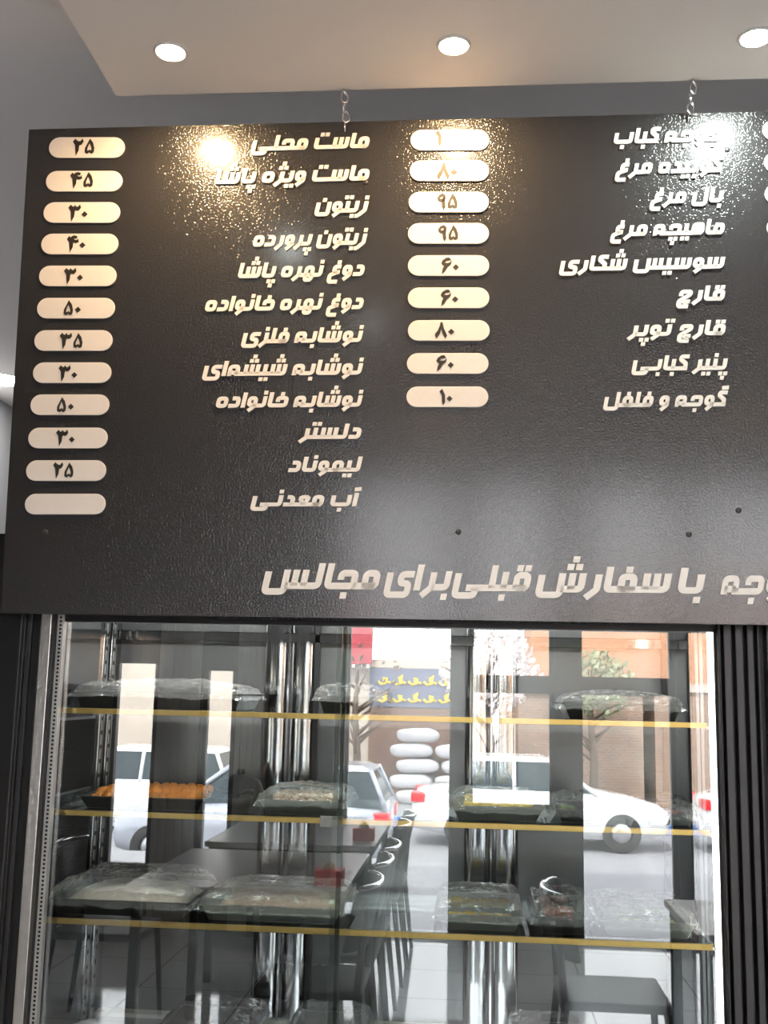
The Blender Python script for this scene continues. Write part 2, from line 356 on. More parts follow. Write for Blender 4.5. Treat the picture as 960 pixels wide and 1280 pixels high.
# digits drawn in a box of height 1: strokes of (x, y, width) points, or outlines
DIG = {
    '0': (.36, [[(.18, .56), (.34, .40), (.18, .24), (.02, .40)]], []),
    '1': (.36, [[(.02, .86), (.16, 1.0), (.32, .62), (.32, .18), (.22, 0), (.18, .2), (.17, .62)]], []),
    '2': (.62, [[(.0, .84), (.12, 1.0), (.20, .90), (.34, .82), (.46, .84), (.56, 1.0), (.60, .84), (.50, .66), (.36, .62), (.33, .28), (.22, 0), (.19, .3), (.16, .62)]], []),
    '3': (.74, [[(.0, .84), (.12, 1.0), (.19, .90), (.30, .86), (.38, .98), (.46, .86), (.58, .86), (.68, 1.0), (.72, .82), (.62, .68), (.50, .66), (.44, .70), (.36, .64), (.33, .28), (.22, 0), (.19, .3), (.16, .62)]], []),
    '4': (.70, [[(.0, .80), (.11, .98), (.20, .86), (.30, .96), (.44, 1.0), (.60, .94), (.54, .84), (.42, .86), (.36, .80), (.46, .72), (.62, .70), (.66, .80), (.70, .62), (.52, .56), (.36, .60), (.33, .28), (.22, 0), (.19, .3), (.16, .60)]], []),
    '5': (.66, [], [([(.32, .99), (.50, .74), (.60, .40), (.58, .14), (.46, .06), (.33, .16), (.20, .06), (.07, .14), (.07, .40), (.22, .72)],
                     [(.30, .72), (.40, .56), (.46, .40), (.46, .26), (.42, .22), (.33, .30), (.24, .22), (.18, .26), (.19, .42), (.24, .56)])]),
    '6': (.66, [[(.50, 1.0), (.34, .98), (.14, .84), (.06, .68), (.14, .56), (.24, .50), (.14, .28), (.08, .0), (.24, .16), (.40, .44), (.60, .62), (.66, .80), (.56, .68), (.40, .64), (.24, .66), (.22, .72), (.32, .84), (.46, .86), (.60, .88)]], []),
    '8': (.72, [[(.34, 1.0), (.42, .98), (.50, .6), (.70, .16), (.62, 0), (.48, .26), (.36, .60), (.26, .28), (.08, .0), (.02, .14), (.02, .26), (.2, .5), (.30, .78)]], []),
    '9': (.50, [[(.46, .84), (.44, .40), (.46, .16), (.38, 0), (.30, .2), (.29, .46), (.34, .66)]], [([(.32, 1.0), (.46, .88), (.47, .66), (.36, .52), (.18, .50), (.04, .60), (.02, .74), (.14, .92)],
                     [(.29, .86), (.34, .80), (.34, .70), (.29, .66), (.20, .65), (.14, .68), (.14, .74), (.20, .82)])]),
}
def grow(pts, e):
    n = len(pts); out = []; ar = sum(pts[i][0] * pts[(i + 1) % n][1] - pts[(i + 1) % n][0] * pts[i][1] for i in range(n))
    sg = 1 if ar > 0 else -1
    for i in range(n):
        a, b, c = Vector(pts[i - 1]), Vector(pts[i]), Vector(pts[(i + 1) % n]); d1 = (b - a).normalized(); d2 = (c - b).normalized()
        n1 = Vector((d1.y, -d1.x)) * sg; n2 = Vector((d2.y, -d2.x)) * sg; m = n1 + n2
        m = m.normalized() if m.length > .3 else n1
        out.append(tuple(b + m * e))
    return out
def digits(txt, cx, cy, hpx, parent):
    u0, v0 = on_board(cx, cy); _, va = on_board(cx, cy - hpx / 2); h = (va - v0) * 2
    wid = [DIG[c][0] for c in txt]; tot = sum(wid) + .08 * (len(txt) - 1); x = -tot / 2
    mb = MB()
    fn = lambda a, b, t: bl(u0 + a * h, v0 + (b - .5) * h + .0, t)
    for c, w in zip(txt, wid):
        _, outl, rings = DIG[c]
        for pts in outl: mb.prism([(x + a, b) for a, b in reversed(grow(pts, .03))], fn, LT, LT + .0012)
        for po, pi_ in rings:
            n = len(po); o = [(x + a, b) for a, b in grow(po, .025)]; q = [(x + a, b) for a, b in grow(pi_, -.015)]
            vs = [fn(a, b, LT + .0012) for a, b in o + q]
            mb.add(vs, [(k, (k + 1) % n, (k + 1) % n + n, k + n) for k in range(n)])
        x += w + .08
    mb.build('price_digits', M['digit'], parent)
LEFT = [(61.6, 156.3, 185.3, '25', 105.9, 184.6), (57.9, 153.4, 227.3, '45', 103.4, 226.3), (54.8, 150.5, 266.4, '30', 98.4, 267), (52, 148.3, 305.7, '40', 96.2, 305.5),
        (49.3, 146, 345.6, '30', 92.8, 346), (46.8, 144, 385.8, '50', 91, 386), (43.4, 141, 426.2, '35', 90.4, 427), (41.7, 139.5, 466.4, '30', 85.8, 467.5),
        (38.6, 137, 506.4, '50', 82.4, 507), (35.8, 134.9, 547.9, '30', 82.7, 548), (33.1, 132.9, 588.6, '25', 80.5, 588.5), (31.6, 132.3, 630.4, '', 0, 0)]
MID = [(513, 611.6, 176, '1', 548.5, 174), (511.9, 611.3, 214.3, '80', 559, 214.5), (510.6, 611, 253.4, '95', 559.7, 252.8), (509.8, 611, 292.5, '95', 560.7, 292.3),
       (509.8, 611.4, 332.7, '60', 562.3, 333), (509.7, 611.5, 373, '60', 561.5, 373), (509.7, 612, 413.7, '80', 556, 413.5), (508.5, 610.6, 454.9, '60', 556, 455), (507.8, 610.3, 496.6, '10', 557.5, 497)]
RIGHT = [(952.3, 1052, 163.9, '', 0, 0), (954.2, 1054, 204, '', 0, 0), (955.2, 1055, 243.7, '', 0, 0), (957.8, 1058, 285.5, '', 0, 0)]
for row in LEFT + MID + RIGHT:
    o = pill(*row[:3])
    if row[3]: digits(row[3], row[4], row[5], 19.5, o)
for x, y in ((57, 665), (573, 665), (861, 668), (923, 638), (909, 187), (457, 228)):
    u, v = on_board(x, y); MB().lathe([(0, -.003), (.0055, -.003), (.0075, -.0015), (.0075, 0)], (u, 0, v), 16, 'y').build('screw_cap', M['stud'], board)

# ---- lettering: slanted geometric Persian letters made of constant-width strokes
def fillet(pts, closed, r=.55, n=4):
    k = len(pts); out = []
    for i, pnt in enumerate(pts):
        if not closed and (i == 0 or i == k - 1): out.append(Vector(pnt)); continue
        a = Vector(pts[(i - 1) % k]); b = Vector(pnt); c = Vector(pts[(i + 1) % k])
        d1 = a - b; d2 = c - b; l1 = d1.length; l2 = d2.length; d1.normalize(); d2.normalize()
        ang = d1.angle(d2)
        if ang > 2.9: out.append(b); continue
        dist = min(r / math.tan(ang / 2), l1 * .48, l2 * .48); 
        p0 = b + d1 * dist; p1 = b + d2 * dist
        for j in range(n + 1):
            t = j / n; out.append(p0 * (1 - t) ** 2 + b * (2 * t * (1 - t)) + p1 * t ** 2)
    return out
def ribbon(mb, pts, closed, fn, w=.90, t0=.0005, t1=LT):
    P = fillet(pts, closed); k = len(P); Lf = []; Rt = []
    for i in range(k):
        if closed: a, b = P[i - 1], P[(i + 1) % k]
        else: a, b = P[max(i - 1, 0)], P[min(i + 1, k - 1)]
        t = (b - a).normalized(); nrm = Vector((-t.y, t.x)); s = 1.0
        if 0 < i < k - 1 or closed:
            e = (P[i] - a).normalized(); c = abs(e.dot(t)); s = 1 / max(c, .75)
        Lf.append(P[i] + nrm * w / 2 * s); Rt.append(P[i] - nrm * w / 2 * s)
    vs = [fn(q.x, q.y, t1) for q in Lf] + [fn(q.x, q.y, t1) for q in Rt] + [fn(q.x, q.y, t0) for q in Lf] + [fn(q.x, q.y, t0) for q in Rt]
    fs = []
    for i in range(k if closed else k - 1):
        j = (i + 1) % k; fs += [(i, j, j + k, i + k), (i, i + 2 * k, j + 2 * k, j), (i + k, j + k, j + 3 * k, i + 3 * k)]
    if not closed: fs += [(0, k, 3 * k, 2 * k), (k - 1, 3 * k - 1, 4 * k - 1, 2 * k - 1)]
    mb.add(vs, fs)
X_, A_, B_ = 2.65, 3.55, .45     # tooth, alef and baseline heights in stroke widths
DUAL = set('بپتجچحخسشعغفقکگلمنهی')
def glyph(c, form):
    """(width, open strokes, closed strokes, dots) with t running leftwards; form: iso, ini, med, fin"""
    o = []; cl = []; d = []; r = form in ('med', 'fin'); l = form in ('ini', 'med')
    H = 2.2
    if c in 'اآ':
        if r: o.append([(0, B_), (1.0, B_), (1.0, A_)]); w = 1.5
        else:
            o.append([(.5, 0), (.5, A_)]); w = 1.0
            if c == 'آ': o = [[(.5, 0), (.5, A_ - .4)]]; o.append([(-.25, A_ + .55), (1.1, A_ + .4)])
    elif c in 'بپتنی' and l:
        if r: o += [[(0, B_), (1.65, B_)], [(.95, B_), (.95, X_)]]; w = 1.65; dc = .95
        else: o.append([(.5, X_), (.5, B_), (1.65, B_)]); w = 1.65; dc = .6
        if c == 'ب': d.append((dc, -.85))
        elif c == 'ن': d.append((dc, X_ + .85))
        elif c == 'ت': d += [(dc - .55, X_ + .9), (dc + .55, X_ + .9)]
        elif c == 'ی': d += [(dc - .55, -.85), (dc + .55, -.85)]
        elif c == 'پ': d += [(dc - .55, -.85), (dc + .55, -.85), (dc, -1.85)]
    elif c in 'بپت':
        if r: o.append([(0, B_), (3.4, B_), (3.4, X_)]); w = 3.9; dc = 1.9
        else: o.append([(.5, X_), (.5, B_), (3.8, B_), (3.8, X_ - .1)]); w = 4.3; dc = 2.15
        if c == 'ب': d.append((dc, -.8))
        elif c == 'ت': d += [(dc - .55, X_ + .75), (dc + .55, X_ + .75)]
        else: d += [(dc - .55, -.85), (dc + .55, -.85), (dc, -1.85)]
    elif c in 'سش':
        t0 = .95 if r else .5
        first = [[(0, B_), (t0 + 2.6 + (.7 if l else 0), B_)], [(t0, B_), (t0, X_)]] if r else [[(.5, X_), (.5, B_), (t0 + 2.6 + (.7 if l else 0), B_)]]
        o += first + [[(t0 + 1.3, B_), (t0 + 1.3, X_)]]
        if l: o.append([(t0 + 2.6, B_), (t0 + 2.6, X_)]); w = t0 + 3.3
        else: o.append([(t0 + 2.6, X_), (t0 + 2.6, -.35), (t0 + 5.2, -.35), (t0 + 5.2, X_ - .25)]); w = t0 + 5.7
        if c == 'ش': q = t0 + 1.2; d += [(q - .55, X_ + .85), (q + .55, X_ + .85), (q, X_ + 1.9)]
    elif c == 'ن':
        o.append([(.5, X_ - .1), (.5, -.3), (3.0, -.3), (3.0, X_ - .2)]); w = 3.5; d.append((1.75, X_ + .4))
        if r: o.append([(0, B_), (.5, B_)])
    elif c == 'ل':
        if l:
            if r: o += [[(0, B_), (1.6, B_)], [(.95, B_), (.95, A_)]]
            else: o.append([(.5, A_), (.5, B_), (1.6, B_)])
            w = 1.6
        else:
            if r: o.append([(0, B_), (.9, B_)])
            k = .9 if r else .5
            o.append([(k, A_), (k, -.35), (k + 2.6, -.35), (k + 2.6, X_ - .25)]); w = k + 3.1
    elif c == 'ی':
        if r: o += [[(0, B_), (2.9, B_)], [(1.6, B_ + .2), (1.6, -.6), (4.3, -.6), (4.3, X_ - .2)]]; w = 4.8
        else: o.append([(-.05, 2.2), (1.75, 2.2), (1.75, .95), (.55, .95), (.55, -.6), (3.4, -.6), (3.4, X_ - .2)]); w = 3.9
    elif c == 'د':
        if r: o += [[(0, B_), (2.7, B_)], [(2.1, H), (1.0, H), (.9, B_)]]; w = 2.7
        else: o.append([(1.9, H), (.5, H), (.5, B_), (2.5, B_)]); w = 2.5
    elif c in 'رزژ':
        k = .95 if r else .5
        if r: o.append([(0, B_), (k, B_)])
        o.append([(k, X_ - .15), (k, .45), (k + 1.25, -.75)]); w = k + 1.25
        if c == 'ز': d.append((k + .1, X_ + .75))
        if c == 'ژ': d += [(k - .55, X_ + .75), (k + .55, X_ + .75), (k, X_ + 1.8)]
    elif c == 'و':
        k = .5 if not r else .9
        if r: o.append([(0, B_), (k, B_)])
        cl.append([(k, .5), (k, H), (k + 1.35, H), (k + 1.35, .7)]); o.append([(k, 1.0), (k, .35), (k + 1.25, -.8)]); w = k + 1.85
    elif c == 'ه':
        if form == 'iso': cl.append([(.5, B_), (.5, H), (2.2, H), (2.2, B_)]); w = 2.7
        elif form == 'fin': o += [[(0, B_), (1.6, B_)], [(1.1, B_), (1.1, H), (2.75, H), (2.75, 0)], [(1.1, B_ + .3), (2.75, B_ + .3)]]; w = 3.2
        elif form == 'ini': cl.append([(.5, B_), (.5, H + .2), (2.4, H + .2), (2.4, B_)]); o += [[(1.45, B_), (1.45, H)], [(.5, B_), (3.1, B_)]]; w = 3.1
        else: o.append([(0, B_), (2.9, B_)]); cl.append([(.8, -.7), (.8, H), (2.2, H), (2.2, -.7)]); w = 2.9
    elif c == 'م':
        k = .5 if not r else .9
        cl.append([(k, B_), (k, H), (k + 1.5, H), (k + 1.5, B_)]); o.append([(0 if r else k, B_), (k + 2.2, B_)]); w = k + 2.2
    elif c in 'جچحخ':
        k = .5 if not r else .8
        if l:
            if r: o.append([(0, B_), (k, B_)])
            o.append([(k + 1.9, 1.3), (k + 1.9, H), (k, H), (k, B_), (k + 2.6, B_)]); w = k + 2.6; dc = k + 1.1
            if c == 'ج': d.append((dc, -.85))
            elif c == 'چ': d += [(dc - .55, -.85), (dc + .55, -.85), (dc, -1.85)]
            elif c == 'خ': d.append((dc, H + .95))
        else:
            o.append([(2.3, 1.2), (2.3, H), (.5, H), (.5, 1.5), (2.5, .1), (2.5, -1.25), (.5, -1.25)]); w = 3.0
            if c == 'چ': q = 1.15; d += [(q - .4, -.1), (q + .4, -.1), (q, -.7)]
    elif c in 'عغ':
        if l: cl.append([(.3, H), (2.5, H), (1.5, B_)]); o.append([(0, B_), (2.9, B_)]); w = 2.9
        else:
            o += [[(.2, H + .1), (1.6, H + .1), (1.6, 1.0), (.3, 1.0)], [(.6, 1.0), (2.4, .35), (2.4, -1.25), (.4, -1.25)]]; w = 2.9; d.append((.8, H + 1.1)) if c == 'غ' else None
    elif c in 'فق':
        k = .5 if not r else .9
        cl.append([(k, B_), (k, H), (k + 1.5, H), (k + 1.5, B_)]); o.append([(0 if r else k, B_), (k + 2.2, B_)]); w = k + 2.2
        d += [(k + .75, H + .95)] if c == 'ف' else [(k + .2, H + .95), (k + 1.3, H + .95)]
    elif c in 'کگ':
        k = .9 if r else .5
        o += [[(k - .55, A_ - .3), (k + 1.15, A_ - .3), (k + 1.15, 2.5), (k, 1.6), (k, B_)]]
        o.append([(0 if r else k - .5, B_), (k + 1.7, B_)]); w = k + 1.7
        if c == 'گ': o.append([(k - .6, A_ + .85), (k + .9, A_ + .75)])
    else: raise ValueError(c)
    return w, o, cl, d
def layout(txt):
    out = []; t = 0.0; n = len(txt)
    for i, c in enumerate(txt):
        if c == ' ': t += 1.35; continue
        if c == '\u200c': continue
        prev = txt[i - 1] if i else ' '; nxt = txt[i + 1] if i + 1 < n else ' '
        r = prev in DUAL; l = (c in DUAL) and nxt not in ' \u200c'
        form = {(0, 0): 'iso', (0, 1): 'ini', (1, 1): 'med', (1, 0): 'fin'}[(int(r), int(l))]
        if not r and prev not in ' ': t += .28
        w, o, cl, d = glyph(c, form); out.append((t, o, cl, d)); t += w
    return out, t
def letters(txt, xr, xl, yb, upx=5.3, slope=None, name='lettering'):
    s = (.00006 * (yb - 650) ) if slope is None else slope
    u_r, v0 = on_board(xr, yb); u_l, v_l = on_board(xl, yb + s * (xl - xr)); _, va = on_board(xr, yb - 10 * upx); h = (va - v0) / 10
    lay, W_ = layout(txt); SL = .20
    sx = (u_r - u_l) / W_; dv = (v_l - v0) / (u_r - u_l)
    k = sx / h
    fn = lambda a, b, t: bl(u_r - a * sx + SL * (b - 3.0) * h, v0 + b * h + dv * a * sx, t)
    mb = MB()
    for t, o, cl, d in lay:
        for q in o: ribbon(mb, [(t + a, b) for a, b in q], False, fn)
        for q in cl: ribbon(mb, [(t + a, b) for a, b in q], True, fn)
        for a, b in d: e = .43; mb.prism([(t + a - e, b - e), (t + a + e, b - e), (t + a + e, b + e), (t + a - e, b + e)], fn, .0005, LT)
    return mb.build(name, M['letter'], board)
for row in [('ماست محلی', 463.5, 317, 185.5), ('ماست ویژه پاشا', 463.5, 271.5, 226), ('زیتون', 461.6, 396.3, 265.7), ('زیتون پرورده', 459.8, 318.4, 306.2),
            ('دوغ نهره پاشا', 457.4, 300, 345.5), ('دوغ نهره خانواده', 456.2, 258.7, 386.8), ('نوشابه فلزی', 454.6, 305, 428), ('نوشابه شیشه\u200cای', 454.6, 256.4, 468.6),
            ('نوشابه خانواده', 454, 272.2, 508.7), ('دلستر', 453.5, 378.3, 548.8), ('لیموناد', 453, 363.4, 590), ('آب معدنی', 448.9, 316.5, 633.2),
            ('جوجه کباب', 904, 769.3, 177), ('کوبیده مرغ', 904.2, 772.5, 215.6), ('بال مرغ', 905.8, 815.6, 253.3), ('ماهیچه مرغ', 907.5, 766.4, 293.3), ('سوسیس شکاری', 907.3, 702, 336),
            ('قارچ', 908, 848.8, 376.2), ('قارچ توپر', 908.7, 788.7, 419.3), ('پنیر کبابی', 910.6, 792.4, 462.7), ('گوجه و فلفل', 909.2, 756.8, 508.2)]:
    letters(*row)
for row in [('مجالس', 478, 332.3, 737), ('برای', 566.7, 485, 738.5), ('قبلی', 666.7, 570, 739.5), ('سفارش', 841.7, 674, 741.5), ('با', 883.3, 850.7, 742.5), ('جوجه', 1010, 905.5, 744)]:
    letters(*row, upx=9.1)

# ---- chains that carry the board
def link_pts(hl, hw, n=24):
    return [Vector((hw * math.cos(a), 0, hl * math.sin(a))) for a in (2 * PI * k / n for k in range(n))]
def chain(px, py_top, label):
    top = at(px, py_top, 2.79); bx, bz = on_board(px, py_top + 36)
    x = at(px, py_top + 20, 2.81).x; zb = (BO + UP * (BH - .012)).z
    t = thing('hanging_chain', label, 'chain', (x, 2.812, SOF))
    gap = SOF - zb; step = .026; z = 0.012
    # hook screwed into the edge of the lowered ceiling
    MB().tube([(0, -.022, .012), (0, -.022, -.010), (.004, -.018, -.016), (.008, -.010, -.014), (.007, -.004, -.008)], .0022, 8).build('screw_hook', M['chrome'], t)
    zl = -gap - .003; n = max(2, round((gap - .012) / .0245)); y_b = YTOP + .003 - 2.812
    for i in range(n + 1):
        f = i / n; z = -.022 * (1 - f) + zl * f
        rz = PI / 2 if (n - i) % 2 == 0 else .35
        mb = MB().tube([Matrix.Rotation(rz, 3, 'Z') @ q for q in link_pts(.0165, .0098)], .0028, 8, closed=True)
        mb.build('chain_link', M['chrome'], t, loc=(.002 * (-1) ** i, -.012 * (1 - f) + y_b * f, z))
    return t
chain(430, 119, 'small steel chain hanging from the ceiling edge above the left half of the menu board')
chain(865, 104, 'small steel chain hanging from the ceiling edge above the right half of the menu board')

# ------------------------------------------------------------------ display fridge
FX0, FX1 = -1.222, .655
FB = 3.66                    # inside back
DECK = .54
FT = 1.98                    # top of the glass opening (behind the board)
fr = thing('display_fridge', 'tall black framed glass front display fridge with three shelves under the menu board', 'display fridge', (0, 0, 0))
# carcass
MB().box(FX0 - .03, FB, 0, FX1 + .03, FB + .04, 2.12).build('back_panel', M['back'], fr)
MB().box(FX0 - .03, 2.98, 2.02, FX1 + .03, FB, 2.12).build('top_panel', M['black'], fr)
MB().box(FX0 - .03, 3.02, 0, FX1 + .03, FB, DECK).build('base_cabinet', M['steel_flat'], fr)
sl = MB().box(FX0 - .03, 3.0, 0, FX0, FB, 2.02).build('side_wall', M['steel_dark'], fr)
MB().box(FX1, 3.0, 0, FX1 + .03, FB, 2.02).build('side_wall', M['steel'], fr)
# front header with ribbed seal
MB().box(FX0 - .01, 2.985, at(480, 783, 2.98).z, FX1 + .01, 3.015, 2.05).build('header_rail', M['black'], fr)
sb = MB(); zr = at(480, 773.5, 2.975).z
n = 150
for i in range(n):
    x = FX0 + .5 + (FX1 - FX0 - .75) * i / n; sb.box(x, 2.972, zr - .006, x + .0045, 2.985, zr + .012)
sb.build('ribbed_seal', M['blackrib'], fr)
# left jamb: black, grey and raw aluminium profiles
zj = 0.0
def jamb(pa, pb_, y0, y1, m, name, bev=.002):
    x0 = at(pa, 1020, y0).x; x1 = at(pb_, 1020, y0).x
    return MB().box(x0, y0, zj, x1, y1, 2.02).build(name, M[m], fr, bev=bev)
jamb(-60, 14, 2.955, 3.0, 'black', 'outer_jamb')
jamb(7, 9.5, 2.951, 2.958, 'blackrib', 'jamb_lip')
jamb(14.5, 22, 2.97, 3.0, 'blackrib', 'jamb_fin', .001)
jamb(22, 34, 2.985, 3.0, 'black', 'jamb_channel')
jamb(34, 47, 2.965, 3.0, 'silver', 'aluminium_strip')
jamb(47, 55, 2.99, 3.01, 'rubber', 'jamb_gasket')
pst = jamb(55, 63, 2.975, 3.0, 'silver', 'perforated_strip', .0005)
xa = at(58, 1020, 2.975).x
MB().box(xa, 2.9735, .6, xa + .006, 2.9755, 2.0).build('slot_row', M['slots_fine'], pst)
# right jamb: black ribbed profiles
jamb(899, 1080, 2.985, 3.0, 'black', 'outer_jamb')
for a, b in ((904.5, 907), (911, 921), (926, 936), (941, 949.5), (954, 957), (966, 990), (1000, 1030)):
    jamb(a, b, 2.95, 2.99, 'blackrib', 'jamb_fin', .002)
# left side wall inside: mirror panel, two vents, slotted upright
def side_panel(y0, y1, z0, z1, m, name, t=.004):
    return MB().box(FX0, y0, z0, FX0 + t, y1, z1).build(name, M[m], fr)
side_panel(3.14, 3.46, 1.60, 1.98, 'steel', 'mirror_panel')
side_panel(3.03, 3.46, DECK + .02, .945, 'steel_dark', 'lower_panel')
for z0, z1 in ((1.275, 1.50), (.99, 1.235)):
    v = side_panel(3.10, 3.43, z0, z1, 'steel_flat', 'vent_frame', .006)
    g = MB()
    for i in range(33):
        y = 3.108 + i * .0098; g.box(FX0 + .006, y, z0 + .008, FX0 + .0085, y + .003, z1 - .008)
    nz = int((z1 - z0 - .016) / .0085)
    for i in range(nz):
        z = z0 + .008 + i * .0085; g.box(FX0 + .006, 3.108, z, FX0 + .0075, 3.425, z + .003)
    g.build('vent_mesh', M['mesh'], v)
for y0, y1 in ((3.455, 3.505), (3.53, 3.58)):
    u = MB().box(FX0, y0, DECK, FX0 + .012, y1, 1.99).build('slotted_upright', M['steel'], fr, bev=.002)
    MB().box(FX0 + .0115, (y0 + y1) / 2 - .006, DECK, FX0 + .0128, (y0 + y1) / 2 + .006, 1.98).build('slot_row', M['slots_wide'], u)
# chrome pilasters on the back wall
for px0, px1 in ((320, 353.5), (354.5, 388), (580, 613.5), (614.5, 649)):
    x0 = at(px0, 1000, 3.6).x; x1 = at(px1, 1000, 3.6).x; r = (x1 - x0) / 2; cx = (x0 + x1) / 2
    def fn(u, v, cx=cx, r=r):
        a = PI * u; cs = math.cos(a)
        return (cx - r * math.copysign(abs(cs) ** .6, cs), FB - .004 - r * .6 * math.sin(a) ** .6, DECK + (2.0 - DECK) * v)
    MB().grid(fn, 12, 24).build('chrome_pilaster', M['steel'], fr)
for px in (354, 614): 
    x = at(px, 1000, 3.6).x; MB().box(x - .003, FB - .045, DECK, x + .003, FB - .001, 2.0).build('pilaster_rib', M['chrome'], fr)
for px in (389, 836):
    x = at(px, 1000, 3.6).x; MB().box(x - .008, FB - .03, DECK, x + .008, FB, 2.0).build('door_stile', M['black'], fr)
for px in (868, 889):
    MB().box(FX1 - .012, 3.62 - (px - 836) / 100, DECK, FX1, 3.66 - (px - 836) / 100, 2.0).build('slotted_upright', M['steel_flat'], fr, bev=.002)
MB().box(FX1 - .016, 3.04, DECK, FX1, 3.10, 1.975).build('light_upright', mat('led_upright', (1, 1, 1, 1), .5, emit=(1, .97, .92, 1), estr=7.0), fr, bev=.003)
# white ledge at the foot of the back wall
MB().box(FX0, FB - .05, DECK, FX1, FB, DECK + .018).build('rear_ledge', M['white'], fr)
MB().box(FX0 + .02, 3.04, DECK, FX1 - .02, FB - .05, DECK + .006).build('deck_plate', M['steel_flat'], fr)
zt = at(480, 799, 3.6).z
MB().box(FX0, FB - .03, zt - .018, FX1, FB, zt + .018).build('upper_rail', M['steel'], fr, bev=.004)
added_led = mat('added_led_tube', (1, 1, 1, 1), .5, emit=(1, .98, .94, 1), estr=170.0)
MB().box(FX0 + .05, 3.06, 1.990, FX1 - .05, 3.085, 2.003).build('added_led_strip', added_led, fr, bev=.003)  # added fill strip behind the header, brightens the trays from above
added_shelf_led = mat('added_shelf_led', (1, 1, 1, 1), .5, emit=(1, .98, .95, 1), estr=30.0)  # added glow under each shelf so the food below shows
# shelves
SZ = []
for (la, lb, ra, rb) in ((90, 886.5, 870, 906), (65, 1012.5, 870, 1041), (55, 1148, 877, 1183)):
    p0 = at(la, lb, 3.05); p1 = at(ra, rb, 3.05); z = (p0.z + p1.z) / 2; SZ.append(z)
    s = MB().box(FX0 + .015, 3.055, z - .004, FX1 - .035, FB - .06, z + .004).build('glass_shelf', M['shelfglass'], fr)
    MB().box(FX0 + .012, 3.045, z - .010, FX1 - .032, 3.056, z + .005).build('gold_trim', M['gold'], s, bev=.001)
    MB().box(FX0 + .05, 3.0563, z - .0062, FX1 - .07, 3.070, z - .0042).build('added_light_housing', M['black'], s)  # added cover that hides the fill strip from above
    MB().box(FX0 + .05, 3.0565, z - .0096, FX1 - .07, 3.068, z - .0064).build('added_light_strip', added_shelf_led, s)  # added fill strip, lights what stands below this shelf
    for bx in (FX0 + .004, FX1 - .03):
        MB().box(bx, 3.06, z - .012, bx + .012, FB - .05, z - .004).build('shelf_bracket', M['chrome'], s)
# two sliding glass doors
gx = at(428, 1000, 3.0).x
for a, b, y in ((FX0 + .01, gx, 3.006), (gx - .03, FX1 - .0, 3.022)):
    g = MB().box(a, y - .002, .5, b, y + .002, 2.0).build('sliding_glass_door', M['glass'], fr)
    if b == gx: MB().box(b - .012, y - .004, .5, b, y + .004, 2.0).build('edge_profile', thin_glass('clear_edge', (.72, .75, .75, 1), 1.6), g)

# ------------------------------------------------------------------ trays and food
def tray(label, px0, px1, shelf, y0, y1, h=.045, steel=False, film=.03, z=None, seed=1, name='baking_tray'):
    z0 = SZ[shelf] + .0045 if z is None else z
    x0 = at(px0, 1000, y0 + .02).x; x1 = at(px1, 1000, y0 + .02).x
    x0 = max(x0, FX0 + .02); x1 = min(x1, FX1 - .04)
    cx, cy = (x0 + x1) / 2, (y0 + y1) / 2; w, d = (x1 - x0) / 2, (y1 - y0) / 2
    t = thing(name, label, 'tray', (cx, cy, z0)); m = M['pan_steel' if steel else 'pan']
    fl = .025; mb = MB()
    def loop(a, b, zz): return [(-a, -b, zz), (a, -b, zz), (a, b, zz), (-a, b, zz)]
    L = loop(w - fl, d - fl, 0) + loop(w - .006, d - .006, h) + loop(w, d, h) + loop(w, d, h - .006) + loop(w - .008, d - .008, h - .006) + loop(w - .006 - .001, d - .007, h - .002) + loop(w - fl - .002, d - fl - .002, .0025)
    fs = [(3, 2, 1, 0)]
    def q(i, j): return [(i * 4 + k, i * 4 + (k + 1) % 4, j * 4 + (k + 1) % 4, j * 4 + k) for k in range(4)]
    fs += q(0, 4)[:0]
    # outside wall, rim, inside wall, inside floor
    L2 = loop(w - fl, d - fl, 0) + loop(w - .008, d - .008, h - .004) + loop(w, d, h - .004) + loop(w, d, h) + loop(w - .010, d - .010, h) + loop(w - fl - .002, d - fl - .002, .003)
    fs = [(3, 2, 1, 0)] + q(0, 1) + q(1, 2) + q(2, 3) + q(3, 4) + q(4, 5) + [(20, 21, 22, 23)]
    mb.add(L2, fs); mb.build('pan', m, t, bev=.0015)
    if film:
        def fn(u, v):
            a, b = u * 2 - 1, v * 2 - 1; e = max(abs(a), abs(b))
            nz = .35 * noise.noise(Vector((a * 16 + seed, b * 16, seed))) + noise.noise(Vector((a * 3.2 + seed * 5.3, b * 3.2, seed))) * .6 + noise.noise(Vector((a * 9 + seed, b * 9, seed * 2.7))) * .4
            zz = h + .004 + film * (1 - e ** 4) + nz * .016 * (1 - .4 * e)
            if e > .92: zz = h + .003 - (e - .92) / .08 * (.02 + .012 * nz)
            return (a * (w + .008), b * (d + .008), max(zz, .006))
        MB().grid(fn, 36, 24, False).build('cling_film', M['film'], t)
    return t, cx, cy, w - fl, d - fl, z0 + .004
